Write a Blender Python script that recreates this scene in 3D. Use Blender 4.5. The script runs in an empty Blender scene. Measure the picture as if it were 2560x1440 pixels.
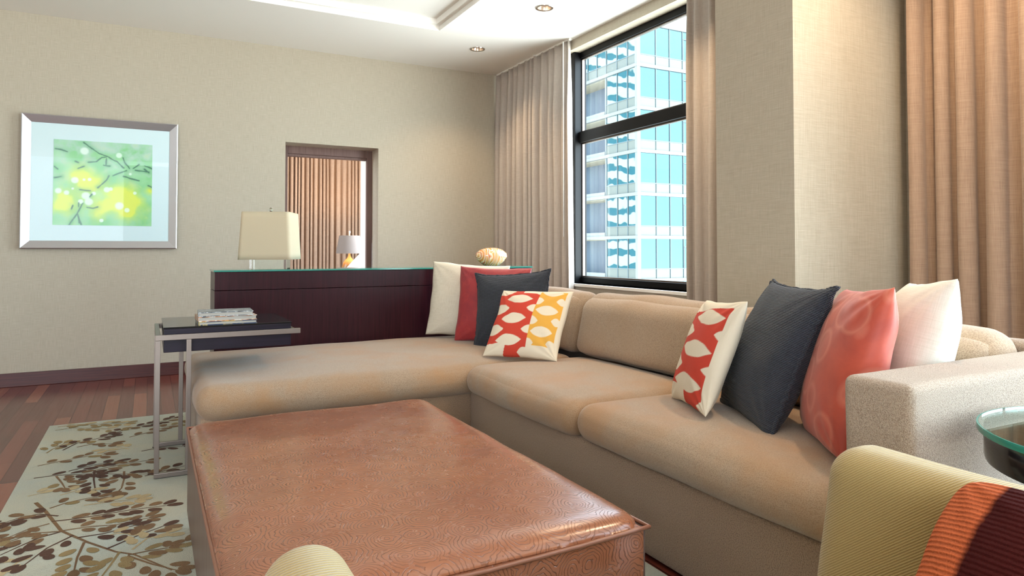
import bpy, bmesh, math, random
from math import sin, cos, pi, radians, sqrt, exp
from mathutils import Vector, Matrix, noise

random.seed(7)
scn = bpy.context.scene
col = scn.collection

# ------------------------------------------------------------------ helpers
def lin(c):
    return c / 12.92 if c <= 0.04045 else ((c + 0.055) / 1.055) ** 2.4
def hx(h):
    h = h.lstrip('#')
    return tuple(lin(int(h[i:i + 2], 16) / 255) for i in (0, 2, 4)) + (1.0,)

def link(o, parent=None):
    col.objects.link(o)
    if parent is not None:
        o.parent = parent
    return o
def tag(o, label=None, cat=None, group=None, kind=None):
    if label: o['label'] = label
    if cat: o['category'] = cat
    if group: o['group'] = group
    if kind: o['kind'] = kind
    return o
def empty(name, loc=(0, 0, 0), rz=0.0, label=None, cat=None, group=None):
    o = bpy.data.objects.new(name, None)
    o.empty_display_size = 0.1
    link(o)
    o.location = loc
    o.rotation_euler = (0, 0, rz)
    return tag(o, label, cat, group)
def mesh_obj(name, verts, faces, mats, parent=None, smooth=False, midx=None, auto=None):
    me = bpy.data.meshes.new(name)
    me.from_pydata([tuple(v) for v in verts], [], faces)
    if not isinstance(mats, (list, tuple)): mats = [mats]
    for m in mats: me.materials.append(m)
    if midx is not None:
        me.polygons.foreach_set('material_index', midx)
    if smooth:
        me.polygons.foreach_set('use_smooth', [True] * len(me.polygons))
    me.update()
    o = bpy.data.objects.new(name, me)
    return link(o, parent)

class MB:
    """collects simple shapes into one mesh"""
    def __init__(self):
        self.bm = bmesh.new()
    def box(self, x0, x1, y0, y1, z0, z1, bev=0.0, seg=2, M=None):
        r = bmesh.ops.create_cube(self.bm, size=1.0)
        vs = r['verts']
        for v in vs:
            v.co = Vector(((x0 + x1) / 2 + v.co.x * (x1 - x0), (y0 + y1) / 2 + v.co.y * (y1 - y0), (z0 + z1) / 2 + v.co.z * (z1 - z0)))
        if M is not None:
            for v in vs: v.co = M @ v.co
        if bev > 0:
            es = set()
            for v in vs:
                es.update(v.link_edges)
            bmesh.ops.bevel(self.bm, geom=list(es), offset=bev, segments=seg, affect='EDGES', profile=0.6)
        return self
    def quad(self, pts):
        self.bm.faces.new([self.bm.verts.new(p) for p in pts])
        return self
    def lathe(self, prof, seg=48, c=(0, 0, 0), sx=1.0, sy=1.0, capb=False, capt=False):
        rings = []
        for (r, z) in prof:
            rings.append([self.bm.verts.new((c[0] + r * sx * cos(2 * pi * k / seg), c[1] + r * sy * sin(2 * pi * k / seg), c[2] + z)) for k in range(seg)])
        for a, b in zip(rings, rings[1:]):
            for k in range(seg):
                self.bm.faces.new((a[k], a[(k + 1) % seg], b[(k + 1) % seg], b[k]))
        if capb: self.bm.faces.new(list(reversed(rings[0])))
        if capt: self.bm.faces.new(rings[-1])
        return self
    def tube(self, pts, r, seg=10, closed=False):
        pts = [Vector(p) for p in pts]
        n = len(pts)
        rings = []
        prev = None
        for i, p in enumerate(pts):
            if closed:
                d = (pts[(i + 1) % n] - pts[i - 1]).normalized()
            else:
                d = (pts[min(i + 1, n - 1)] - pts[max(i - 1, 0)]).normalized()
            if prev is None:
                a = d.cross(Vector((0, 0, 1)))
                if a.length < 1e-3: a = d.cross(Vector((1, 0, 0)))
                a.normalize()
            else:
                a = (prev - d * prev.dot(d)).normalized()
            b = d.cross(a)
            prev = a
            rings.append([self.bm.verts.new(p + (a * cos(2 * pi * k / seg) + b * sin(2 * pi * k / seg)) * r) for k in range(seg)])
        m = n if closed else n - 1
        for i in range(m):
            A, B = rings[i], rings[(i + 1) % n]
            for k in range(seg):
                self.bm.faces.new((A[k], A[(k + 1) % seg], B[(k + 1) % seg], B[k]))
        if not closed:
            self.bm.faces.new(list(reversed(rings[0])))
            self.bm.faces.new(rings[-1])
        return self
    def build(self, name, mat, parent=None, smooth=False, loc=None):
        bmesh.ops.recalc_face_normals(self.bm, faces=self.bm.faces)
        me = bpy.data.meshes.new(name)
        self.bm.to_mesh(me)
        self.bm.free()
        me.materials.append(mat)
        if smooth:
            me.polygons.foreach_set('use_smooth', [True] * len(me.polygons))
        o = bpy.data.objects.new(name, me)
        link(o, parent)
        if smooth and smooth != 'all':
            me.set_sharp_from_angle(angle=radians(40))
        return o

def soft_box(name, lo, hi, r, mat, parent=None, n=(24, 24, 6), fn=None, ks=5):
    """rounded box surface, densely divided; fn(p, a, b, c) -> p bends it"""
    lo, hi = Vector(lo), Vector(hi)
    ctr = (lo + hi) / 2
    h = (hi - lo) / 2
    rr = Vector([min(r, x * 0.999) for x in h])
    def axis(i):
        e = [-h[i] + rr[i] * (1 - cos(pi / 2 * k / ks)) for k in range(ks + 1)]
        m = [(-h[i] + rr[i]) + (2 * (h[i] - rr[i])) * k / n[i] for k in range(1, n[i])]
        f = [-x for x in reversed(e)]
        return e + m + f
    ax = [axis(0), axis(1), axis(2)]
    N = [len(a) for a in ax]
    idx = {}
    verts = []
    def vid(i, j, k):
        key = (i, j, k)
        if key in idx: return idx[key]
        q = Vector((ax[0][i], ax[1][j], ax[2][k]))
        inn = Vector([max(-(h[t] - rr[t]), min(h[t] - rr[t], q[t])) for t in range(3)])
        d = q - inn
        if d.length > 1e-9:
            nn = Vector([d[t] / rr[t] for t in range(3)]).normalized()
            p = inn + Vector([nn[t] * rr[t] for t in range(3)])
        else:
            p = q
        a, b, c = q[0] / h[0], q[1] / h[1], q[2] / h[2]
        p = p + ctr
        if fn: p = fn(p, a, b, c)
        idx[key] = len(verts)
        verts.append(p)
        return idx[key]
    faces = []
    for (A, B, Cx) in ((0, 1, 2), (1, 2, 0), (2, 0, 1)):
        for side in (0, N[Cx] - 1):
            for i in range(N[A] - 1):
                for j in range(N[B] - 1):
                    q = []
                    for (di, dj) in ((0, 0), (1, 0), (1, 1), (0, 1)):
                        t = [0, 0, 0]; t[A] = i + di; t[B] = j + dj; t[Cx] = side
                        q.append(vid(*t))
                    if side == 0: q.reverse()
                    faces.append(q)
    return mesh_obj(name, verts, faces, mat, parent, smooth=True)

# ------------------------------------------------------------------ materials
class NT:
    def __init__(self, name, base='#808080', rough=0.6, **kw):
        self.m = bpy.data.materials.new(name)
        self.m.use_nodes = True
        self.t = self.m.node_tree
        self.n = self.t.nodes
        self.b = self.n['Principled BSDF']
        self.out = self.n['Material Output']
        self.b.inputs['Base Color'].default_value = hx(base) if isinstance(base, str) else base
        self.b.inputs['Roughness'].default_value = rough
        for k, v in kw.items():
            self.b.inputs[k.replace('_', ' ')].default_value = v
        self.co = None
    def node(self, typ, inputs=None, **props):
        nd = self.n.new(typ)
        for k, v in props.items(): setattr(nd, k, v)
        for k, v in (inputs or {}).items():
            if isinstance(v, bpy.types.NodeSocket): self.t.links.new(v, nd.inputs[k])
            else: nd.inputs[k].default_value = v
        return nd
    def link(self, a, b): self.t.links.new(a, b)
    def coord(self, scale=(1, 1, 1), rot=(0, 0, 0), loc=(0, 0, 0)):
        if self.co is None:
            self.co = self.node('ShaderNodeTexCoord')
        mp = self.node('ShaderNodeMapping', {'Vector': self.co.outputs['Object'], 'Scale': scale, 'Rotation': rot, 'Location': loc})
        return mp.outputs[0]
    def noise(self, vec, scale, detail=3.0, rough=0.55, dist=0.0):
        return self.node('ShaderNodeTexNoise', {'Vector': vec, 'Scale': scale, 'Detail': detail, 'Roughness': rough, 'Distortion': dist}).outputs['Fac']
    def math(self, op, a, b=0.0, c=0.0, clamp=False):
        nd = self.node('ShaderNodeMath', {0: a, 1: b, 2: c}, operation=op, use_clamp=clamp)
        return nd.outputs[0]
    def ramp(self, fac, stops):
        nd = self.node('ShaderNodeValToRGB', {'Fac': fac})
        cr = nd.color_ramp
        while len(cr.elements) < len(stops): cr.elements.new(0.5)
        for e, (p, c) in zip(cr.elements, stops):
            e.position = p
            e.color = hx(c) if isinstance(c, str) else (c, c, c, 1)
        return nd.outputs['Color']
    def mix(self, fac, a, b, mode='MIX'):
        nd = self.node('ShaderNodeMix', data_type='RGBA', blend_type=mode)
        for sock, v in ((nd.inputs[0], fac), (nd.inputs[6], a), (nd.inputs[7], b)):
            if isinstance(v, bpy.types.NodeSocket): self.t.links.new(v, sock)
            else: sock.default_value = hx(v) if isinstance(v, str) else v
        return nd.outputs[2]
    def color(self, s): self.link(s, self.b.inputs['Base Color']); return self
    def rough(self, s): self.link(s, self.b.inputs['Roughness']); return self
    def bump(self, h, strength=0.3, dist=0.01, chain=None):
        nd = self.node('ShaderNodeBump', {'Height': h, 'Strength': strength, 'Distance': dist})
        if chain: self.link(chain, nd.inputs['Normal'])
        self.link(nd.outputs[0], self.b.inputs['Normal'])
        return nd.outputs[0]

def woven(name, c1, c2, sx=700, sy=700, rough=0.9, bump=0.15, big=0.0, sheen=0.0, axes='xz'):
    """two crossed thread directions with slubs"""
    m = NT(name, c1, rough)
    if sheen: m.b.inputs['Sheen Weight'].default_value = sheen
    if axes == 'xz': a = m.coord((sx * .03, sx * .03, sx * 1.0)); b = m.coord((sx, sx, sx * .03))
    else: a = m.coord((sx * .03, sx, sx * .03)); b = m.coord((sx, sx * .03, sx * .03))
    n1 = m.noise(a, 1.0, 2.0); n2 = m.noise(b, 1.0, 2.0)
    s = m.math('ADD', n1, n2)
    f = m.math('MULTIPLY_ADD', s, 1.6, -1.1, clamp=True)
    m.color(m.mix(f, c1, c2))
    m.bump(s, bump, 0.002)
    return m

def chenille(name, c1, c2, c3=None, scale=260, bump=0.7, nap=0.45, dist=0.004):
    m = NT(name, c1, 0.95)
    m.b.inputs['Sheen Weight'].default_value = 0.25
    m.b.inputs['Sheen Roughness'].default_value = 0.5
    v = m.coord()
    n = m.noise(v, scale, 2.0, 0.6)
    big = m.noise(v, 3.2, 4.0, 0.6, 0.4)
    spk = m.ramp(n, [(0.38, c2), (0.56, c1)])
    if c3:
        f = m.ramp(big, [(0.42, 0.0), (0.66, 1.0)])
        spk = m.mix(m.math('MULTIPLY', f, nap), spk, c3)
    m.color(spk)
    m.bump(n, bump, dist)
    return m.m

WALL = NT('wall_fabric', '#c6bca8', 0.92)
a = WALL.coord((14, 14, 330)); b = WALL.coord((300, 300, 11)); c_ = WALL.coord()
n1 = WALL.noise(a, 1.0, 3.0, .65); n2 = WALL.noise(b, 1.0, 3.0, .6); n3 = WALL.noise(c_, 1.1, 2.0)
s = WALL.math('ADD', n1, n2)
f = WALL.math('MULTIPLY_ADD', s, 1.5, -1.0, clamp=True)
cc = WALL.mix(f, '#a79c89', '#bcb3a1')
WALL.color(cc)
WALL.bump(s, .12, .003)
WALL = WALL.m

CEIL = NT('ceiling_paint', '#f4f2ec', 0.8).m
WHITE = NT('white_paint', '#eeebe4', 0.55).m

FLOOR = NT('floor_wood', '#6b3a30', 0.28)
v = FLOOR.coord(rot=(0, 0, pi / 2))
br = FLOOR.node('ShaderNodeTexBrick', {'Vector': v, 'Color1': (0, 0, 0, 1), 'Color2': (1, 1, 1, 1), 'Mortar': (0.5, 0.5, 0.5, 1), 'Scale': 1.0,
     'Mortar Size': 0.0028, 'Mortar Smooth': 0.2, 'Bias': 0.0, 'Brick Width': 0.95, 'Row Height': 0.083}, offset=0.37, offset_frequency=2)
base = FLOOR.ramp(br.outputs['Color'], [(0.0, '#5c2a22'), (0.35, '#74382c'), (0.7, '#854234'), (0.9, '#8d4b39'), (1.0, '#9a5a42')])
g = FLOOR.noise(FLOOR.coord((60, 2.2, 1)), 1.0, 4.0, .6, .6)
base = FLOOR.mix(FLOOR.math('MULTIPLY', g, .35), base, '#2f1512')
base = FLOOR.mix(FLOOR.math('MULTIPLY', br.outputs['Fac'], .8), base, '#1d0d0b')
sap = FLOOR.math('MULTIPLY', FLOOR.ramp(FLOOR.noise(FLOOR.coord((9, .8, 1)), 1.0, 1.0), [(.66, 0.0), (.70, 1.0)]), FLOOR.ramp(br.outputs['Color'], [(.55, 0.0), (.6, 1.0)]))
base = FLOOR.mix(FLOOR.math('MULTIPLY', sap, .55), base, '#c79a6c')
FLOOR.color(base)
FLOOR.rough(FLOOR.math('MULTIPLY_ADD', g, .14, .14))
FLOOR.bump(br.outputs['Fac'], -.25, .002)
FLOOR = FLOOR.m

def darkwood(name, c1, c2, rough=0.3, sc=(90, 90, 3)):
    m = NT(name, c1, rough)
    g = m.noise(m.coord(sc), 1.0, 4.0, .6, .3)
    m.color(m.mix(m.ramp(g, [(.35, 0.0), (.65, 1.0)]), c1, c2))
    m.b.inputs['Specular IOR Level'].default_value = .25
    m.bump(g, .08, .001)
    return m.m
ESPRESSO = darkwood('espresso_wood', '#240a12', '#36131a', .30)
BASEWOOD = darkwood('baseboard_wood', '#42201f', '#542c26', .35, (3, 90, 90))
SIDEWOOD = darkwood('ottoman_side_wood', '#54423c', '#7d6a62', .36, (120, 120, 3))
DOORWOOD = darkwood('door_frame_wood', '#6b534d', '#7a625a', .45)
TABLEWOOD = darkwood('table_wood', '#17111b', '#221a28', .35, (4, 90, 90))

STEEL = NT('brushed_nickel', '#857a72', 0.38, Metallic=1.0)
STEEL.bump(STEEL.noise(STEEL.coord((400, 400, 12)), 1.0, 2.0), .05, .001)
STEEL = STEEL.m
SILVER = NT('silver_frame', '#d2d1d4', 0.38, Metallic=1.0)
SILVER.bump(SILVER.noise(SILVER.coord((15, 15, 300)), 1.0, 2.0), .06, .001)
SILVER = SILVER.m
BLACKM = NT('black_window_metal', '#050507', 0.45, Specular_IOR_Level=.2).m
CHROME = NT('chrome', '#d8d4ce', 0.15, Metallic=1.0).m

def pane_mat(name, tint, refl=1.0):
    m = NT(name, tint, 0.02)
    tr = m.node('ShaderNodeBsdfTransparent', {'Color': hx(tint)})
    gl = m.node('ShaderNodeBsdfGlossy', {'Color': (1, 1, 1, 1), 'Roughness': 0.01})
    fr = m.node('ShaderNodeFresnel', {'IOR': 1.45})
    geo = m.node('ShaderNodeNewGeometry')
    front = m.math('SUBTRACT', 1.0, geo.outputs['Backfacing'])
    mx = m.node('ShaderNodeMixShader', {0: m.math('MULTIPLY', m.math('MULTIPLY', fr.outputs[0], front), refl), 1: tr.outputs[0], 2: gl.outputs[0]})
    m.link(mx.outputs[0], m.out.inputs['Surface'])
    return m.m
PANE = pane_mat('window_glass', '#f6fbfb')
GLASS = NT('clear_glass', '#f2fbfa', 0.01, Transmission_Weight=1.0, IOR=1.46).m
GLASSGREEN = NT('tinted_clear_glass', '#d8f2ec', 0.0, Transmission_Weight=1.0, IOR=1.3)
GLASSGREEN = GLASSGREEN.m
GLASSEDGE = NT('glass_edge', '#4fae9e', 0.08, Transmission_Weight=0.5, IOR=1.5).m
BLACKGLOSS = NT('dark_lacquer', '#151518', 0.12).m

SOFA = chenille('sofa_seat_velvet', '#a28c75', '#8b755f', '#a0764c', 320, .5, .7, .003)
SOFABASE = chenille('sofa_base_chenille', '#a0866e', '#7f6752', None, 300, .9, 0, .004)
SOFAARM = chenille('sofa_arm_chenille', '#b9a693', '#957f6c', None, 420, 1.0, 0, .004)
SOFABACK = chenille('sofa_back_velvet', '#ae977e', '#937c66', '#a28160', 260, .6, .4, .003)

CURT = woven('drapery_fabric', '#a79b90', '#bfb4a9', 520, 520, .85, .12, sheen=.2).m
CURTW = woven('drapery_fabric_warm', '#917560', '#ab9078', 420, 420, .8, .15, sheen=.2).m

# leather with embossed irregular rings
def leather(name, c1, c2, cd, vs=10.5, planar='xy'):
    m = NT(name, c1, 0.33)
    m.b.inputs['Coat Weight'].default_value = .35; m.b.inputs['Coat Roughness'].default_value = .22
    m.b.inputs['Specular IOR Level'].default_value = 0.55
    v = m.coord()
    if planar == 'side':
        sp_ = m.node('ShaderNodeSeparateXYZ', {0: v})
        v = m.node('ShaderNodeCombineXYZ', {0: m.math('ADD', sp_.outputs[0], sp_.outputs[1]), 1: sp_.outputs[2], 2: 0.0}).outputs[0]
    wob = m.node('ShaderNodeTexNoise', {'Vector': v, 'Scale': 17.0, 'Detail': 3.0}).outputs['Color']
    vm = m.node('ShaderNodeVectorMath', {0: wob, 1: (0.5, 0.5, 0.5)}, operation='SUBTRACT').outputs[0]
    vm = m.node('ShaderNodeVectorMath', {0: vm, 'Scale': 0.040}, operation='SCALE').outputs[0]
    vv = m.node('ShaderNodeVectorMath', {0: v, 1: vm}, operation='ADD').outputs[0]
    vo = m.node('ShaderNodeTexVoronoi', {'Vector': vv, 'Scale': vs, 'Randomness': 0.75}, feature='F1', voronoi_dimensions='2D')
    d = vo.outputs['Distance']
    ring = m.math('SINE', m.math('MULTIPLY', d, 68.0))
    groove = m.ramp(ring, [(0.0, 1.0), (0.22, 0.0)])
    rr = m.math('MULTIPLY_ADD', ring, .5, .5)
    gro = m.ramp(rr, [(0.01, 0.0), (0.15, 1.0)])
    big = m.noise(v, 2.6, 4.0, .6, .3)
    base = m.mix(m.ramp(big, [(.3, 0.0), (.7, 1.0)]), c1, c2)
    base = m.mix(m.math('MULTIPLY', m.math('SUBTRACT', 1.0, gro), 0.38 if planar == 'xy' else .65), base, cd)
    m.color(base)
    m.rough(m.math('MULTIPLY_ADD', m.noise(v, 30, 3), .12, .20))
    m.bump(gro, .55, .0025)
    return m.m
LEATHER = leather('embossed_leather', '#9c6040', '#885037', '#4a2416')
LEATHERS = leather('embossed_leather_side', '#9f6342', '#8a5239', '#42200f', 10.5, 'side')
PIPING = NT('leather_piping', '#8a5a45', 0.35).m

ARMCH = NT('armchair_twill', '#a29665', 0.9)
v = ARMCH.coord(rot=(radians(38), 0, radians(0)))
w = ARMCH.node('ShaderNodeTexWave', {'Vector': v, 'Scale': 78.0, 'Distortion': 0.6, 'Detail': 2.0, 'Detail Scale': 4.0}, bands_direction='Z').outputs['Fac']
n = ARMCH.noise(ARMCH.coord(), 500, 2.0)
h = ARMCH.math('MULTIPLY_ADD', n, .6, w)
ARMCH.color(ARMCH.mix(ARMCH.math('MULTIPLY', h, .75, clamp=True), '#8a7040', '#b39c64'))
ARMCH.b.inputs['Sheen Weight'].default_value = .3
ARMCH.bump(h, .55, .002)
ARMCH = ARMCH.m

SHADE = NT('shade_linen', '#dcd0b4', 0.9)
SHADE.b.inputs['Subsurface Weight'].default_value = 0.0
SHADE.bump(SHADE.noise(SHADE.coord((300, 300, 300)), 1, 2), .05, .001)
tl = SHADE.node('ShaderNodeBsdfTranslucent', {'Color': hx('#e6d8b8')})
mx = SHADE.node('ShaderNodeMixShader', {0: .3, 1: SHADE.b.outputs[0], 2: tl.outputs[0]})
SHADE.link(mx.outputs[0], SHADE.out.inputs['Surface'])
SHADE = SHADE.m
SHADEG = NT('shade_grey', '#8f8680', 0.9).m
LINEN = NT('bed_linen', '#eef1f5', 0.9).m

CREAMP = woven('pillow_cream_linen', '#c9c0ac', '#ddd6c6', 500, 500, .9, .2).m
WHITEP = woven('pillow_white_cotton', '#dcdacf', '#ebe9e1', 500, 500, .9, .12).m
NAVYP = NT('pillow_navy_ribbed', '#2b2f3c', .85)
v = NAVYP.coord()
w = NAVYP.node('ShaderNodeTexWave', {'Vector': v, 'Scale': 62.0, 'Distortion': 1.6, 'Detail': 3.0, 'Detail Scale': 3.0}, bands_direction='Z').outputs['Fac']
n = NAVYP.noise(NAVYP.coord((450, 450, 20)), 1, 2)
f = NAVYP.math('MULTIPLY', w, NAVYP.math('MULTIPLY_ADD', n, 1.2, .2), clamp=True)
NAVYP.color(NAVYP.mix(f, '#10131d', '#434a5a'))
NAVYP.b.inputs['Sheen Weight'].default_value = .1
NAVYP.bump(w, .9, .003)
NAVYP = NAVYP.m
def redmat(name, c1, c2, c3, sc=9, amt=.6):
    m = NT(name, c1, .55)
    v = m.coord()
    vo = m.node('ShaderNodeTexVoronoi', {'Vector': v, 'Scale': sc, 'Randomness': .9}, feature='F1')
    d = vo.outputs['Distance']
    ring = m.ramp(d, [(0.0, 0.3), (.22, 0.1), (.36, .3), (.43, 1.0), (.52, .1)])
    n = m.noise(v, 7, 4, .6, .5)
    c = m.mix(m.ramp(n, [(.35, 0.0), (.7, 1.0)]), c1, c2)
    c = m.mix(m.math('MULTIPLY', ring, amt), c, c3)
    m.color(c)
    m.bump(m.noise(v, 40, 3), .12, .003)
    m.b.inputs['Sheen Weight'].default_value = .2
    return m.m
REDP = redmat('pillow_coral', '#c04a31', '#a23627', '#dd8a74', 8.0, .45)
REDP2 = redmat('pillow_crimson', '#a52c30', '#861f2d', '#c4513f', 17, .18)
def vcol(name, rough=.9, bump=True):
    m = NT(name, '#ffffff', rough)
    at = m.node('ShaderNodeVertexColor', layer_name='pattern')
    c = at.outputs['Color']
    m.color(c)
    if bump:
        n1 = m.noise(m.coord((20, 20, 600)), 1, 2); n2 = m.noise(m.coord((600, 600, 20)), 1, 2)
        m.bump(m.math('ADD', n1, n2), .2, .002)
    return m.m
PATTERNP = vcol('pillow_printed_cotton')
ARTM = vcol('art_print', .35, False)

KNIT = NT('pillow_knit_stripes', '#c4633f', .95)
v = KNIT.coord()
sep = KNIT.node('ShaderNodeSeparateXYZ', {0: v})
ripple = KNIT.noise(v, 90, 2)
xx = KNIT.math('MULTIPLY_ADD', ripple, .006, sep.outputs[0])
st = KNIT.ramp(KNIT.math('MULTIPLY_ADD', xx, 2.0, .5), [(0.0, '#cf7048'), (.21, '#c9673f'), (.23, '#3c1110'), (.42, '#461614'), (.43, '#a8452f'), (.62, '#b5512f'), (.63, '#3a0f0d'), (.8, '#3a0f0d'), (.81, '#c9673f')])
for_w = KNIT.node('ShaderNodeTexWave', {'Vector': KNIT.coord(rot=(0, 0, 0)), 'Scale': 38.0, 'Distortion': 1.0, 'Detail': 2.0}, bands_direction='Z').outputs['Fac']
n = KNIT.noise(v, 380, 2)
hh = KNIT.math('MULTIPLY_ADD', n, .8, for_w)
KNIT.n  # noqa
KNIT.color(KNIT.mix(KNIT.math('MULTIPLY', KNIT.math('SUBTRACT', 1.5, hh), .35, clamp=True), st, '#3d120f'))
KNIT.b.inputs['Sheen Weight'].default_value = .0; KNIT.b.inputs['Specular IOR Level'].default_value = .1
KNIT.bump(hh, .8, .004)
KNIT = KNIT.m

def rugmat(name, c1, c2):
    m = NT(name, c1, 1.0)
    v = m.coord()
    n = m.noise(v, 320, 2)
    b = m.noise(v, 3.0, 4, .6)
    c = m.mix(m.ramp(b, [(.35, 0.0), (.65, 1.0)]), c1, c2)
    m.color(m.mix(m.math('MULTIPLY', m.ramp(n, [(.3, 1.0), (.55, 0.0)]), .25), c, '#4a4238'))
    m.bump(n, .6, .004)
    return m.m
RUG = rugmat('rug_ground', '#b3bab1', '#c0beac')
RUGD = rugmat('rug_dark_leaf', '#4a2f24', '#5d4030')
RUGM = rugmat('rug_brown_leaf', '#6f5338', '#86694a')
RUGT = rugmat('rug_tan_leaf', '#8d7850', '#9a865e')
RUGL = rugmat('rug_pale_leaf', '#b5a27c', '#c2b08a')
SKY, SPOT, EXPO = 3.4, 22.0, 1.42
# ------------------------------------------------------------------ room
H = 2.894
def st(o): return tag(o, kind='structure')
YB = 6.43
st(MB().box(-4.0, 3.45, -4.2, 11.2, -.12, 0).build('floor', FLOOR))
# ceiling with a stepped tray
mb = MB()
mb.box(2.14, 3.45, -4.2, YB + .2, H, H + .3)
cz = st(mb.build('ceiling', CEIL))
# wall with the doorway
DX0, DX1, DZ = 1.086, 1.952, 2.03
mb = MB()
mb.box(-4.0, DX0, YB, YB + .2, 0, H)
mb.box(DX1, 3.45, YB, YB + .2, 0, H)
mb.box(DX0, DX1, YB, YB + .2, DZ, H)
st(mb.build('wall_back', WALL))
st(MB().box(-4.0, DX0, YB - .018, YB, 0, .105, .003).build('baseboard_back', BASEWOOD))
st(MB().box(DX1, 3.26, YB - .018, YB, 0, .105, .003).build('baseboard_back', BASEWOOD))
# door frame set at the far side of the reveal
d = empty('door_1'); tag(d, kind='structure')
mb = MB()
mb.box(DX0 + .0, DX0 + .055, YB + .2, YB + .245, 0, DZ, .004)
mb.box(DX1 - .055, DX1 + .0, YB + .2, YB + .245, 0, DZ, .004)
mb.box(DX0 + .055, DX1 - .055, YB + .2, YB + .245, DZ - .075, DZ, .004)
mb.box(DX0 + .055, DX1 - .055, YB + .215, YB + .26, DZ - .10, DZ - .075, .003)
mb.build('door_frame', DOORWOOD, d)
MB().box(DX1 - .052, DX1 - .012, YB + .245, YB + .44, 0.01, DZ - .03, .004).build('door_leaf', WHITE, d)

# window wall x = 3.27, window plane 3.41
WX, GX = 3.27, 3.41
SZ, TZ = 0.757, 2.81
mb = MB()
mb.box(WX, WX + .18, 6.3, YB, 0, H)
mb.box(WX, WX + .18, 2.9, 6.3, TZ, H)
mb.box(WX, WX + .18, 2.9, 6.3, 0, SZ)
mb.box(WX, WX + .18, 1.3, 2.9, 0, H)
mb.box(WX, WX + .18, -4.0, 1.3, TZ, H)
mb.box(WX, WX + .18, -4.0, 1.3, 0, .30)
mb.box(WX, WX + .18, -4.2, -4.0, 0, H)
st(mb.build('wall_right', WALL))
st(MB().box(2.47, WX, 2.035, 2.495, 0, H).build('column_right', WALL))
st(MB().box(WX - .012, WX, 2.5, YB - .02, 0, .105, .003).build('baseboard_right', BASEWOOD))
st(MB().box(-4.15, -4.0, -4.2, YB + .2, 0, H).build('wall_left', WALL))
st(MB().box(-.5, 3.45, -4.35, -4.2, 0, H).build('wall_front', WALL))
st(MB().box(WX - .015, GX + .02, 2.9, 6.3, SZ - .025, SZ, .003).build('trim_1', WHITE))
st(MB().box(WX - .015, GX + .02, -4.0, 1.3, .275, .30, .003).build('trim_2', WHITE))

def window(name, y0, y1, mull, SZ=SZ):
    w = empty(name); tag(w, kind='structure')
    mb = MB()
    mb.box(GX - .03, GX + .04, y0, y1, TZ - .055, TZ, .004)
    mb.box(GX - .03, GX + .04, y0, y1, SZ, SZ + .05, .004)
    mb.box(GX - .045, GX + .04, y0, y1, 2.0, 2.095, .006)
    for y in [y0 + .03, y1 - .03]:
        mb.box(GX - .03, GX + .04, y - .03, y + .03, SZ, TZ, .004)
    mb.build('window_frame', BLACKM, w)
    for y in mull:
        MB().box(GX - .085, GX + .04, y - .035, y + .035, SZ, TZ, .005).build('window_mullion', BLACKM, w)
    ys = [y0 + .06] + [v for y in mull for v in (y - .035, y + .035)] + [y1 - .06]
    for i in range(0, len(ys), 2):
        for (z0, z1) in ((SZ + .05, 2.0), (2.095, TZ - .055)):
            a, b = ys[i], ys[i + 1]
            # slim inner bead
            bd = MB()
            for e in (0.0,):
                bd.box(GX - .012, GX + .012, a, a + .012, z0, z1); bd.box(GX - .012, GX + .012, b - .012, b, z0, z1)
                bd.box(GX - .012, GX + .012, a + .012, b - .012, z0, z0 + .012); bd.box(GX - .012, GX + .012, a + .012, b - .012, z1 - .012, z1)
            bd.build('glazing_bead', STEEL, w)
            MB().box(GX - .003, GX + .003, a, b, z0, z1).build('window_pane', PANE, w)
    return w
window('window_1', 2.9, 6.3, [5.10])
window('window_2', -4.0, 1.3, [-.4, -2.2], .30)

# downlights
def downlight(x, y, label):
    t = empty('recessed_downlight', (x, y, H), label=label, cat='downlight', group='recessed ceiling downlights')
    MB().lathe([(.052, .0005), (.052, -.004), (.068, -.006), (.070, -.003), (.070, .0005)], 40).build('trim_ring', CHROME, t, smooth=True)
    mb = MB().lathe([(.052, -.002), (.047, .03), (.03, .05), (.001, .055)], 32)
    o = mb.build('reflector', REFL, t, smooth=True)
    MB().lathe([(.001, .02), (.018, .024), (.022, .036), (.018, .048)], 20).build('bulb', BULB, t, smooth=True)
REFL = NT('downlight_reflector', '#f0d9c4', .25, Metallic=.6).m
BULB = NT('downlight_bulb', '#fff2dd', .4).m
# cut the holes so the reflectors recess into the ceiling
def punch(x, y, r):
    c = MB().lathe([(r, -.02), (r, .07)], 32, (x, y, H), capb=True, capt=True).build('cutter', CEIL)
    md = cz.modifiers.new('hole', 'BOOLEAN'); md.object = c; md.operation = 'DIFFERENCE'; md.solver = 'EXACT'
    return c
cut = [punch(2.645, 5.65, .053), punch(2.64, 4.44, .053), punch(2.64, 3.23, .053), punch(2.6, 1.45, .053)]
dg = bpy.context.evaluated_depsgraph_get()
me = bpy.data.meshes.new_from_object(cz.evaluated_get(dg))
cz.modifiers.clear(); cz.data = me
for c in cut: bpy.data.objects.remove(c)
mb = MB(); mb.bm.from_mesh(cz.data)
mb.box(-4.0, 2.14, 5.33, YB + .2, H, H + .3)
mb.box(-4.0, 2.14, -4.2, 5.33, H + .085, H + .3)
mb.box(2.10, 2.14, -4.2, 5.29, H + .04, H + .085)
mb.box(-4.0, 2.14, 5.29, 5.33, H + .04, H + .085)
mb.bm.to_mesh(cz.data); mb.bm.free()
downlight(2.645, 5.65, 'small round recessed ceiling downlight nearest the corner above the drapes')
downlight(2.64, 4.44, 'round recessed ceiling downlight close to the top of the window')
downlight(2.64, 3.23, 'added out-of-view recessed ceiling downlight nearest the wallpapered column')  # unseen fixture, added to warm the column faces
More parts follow.
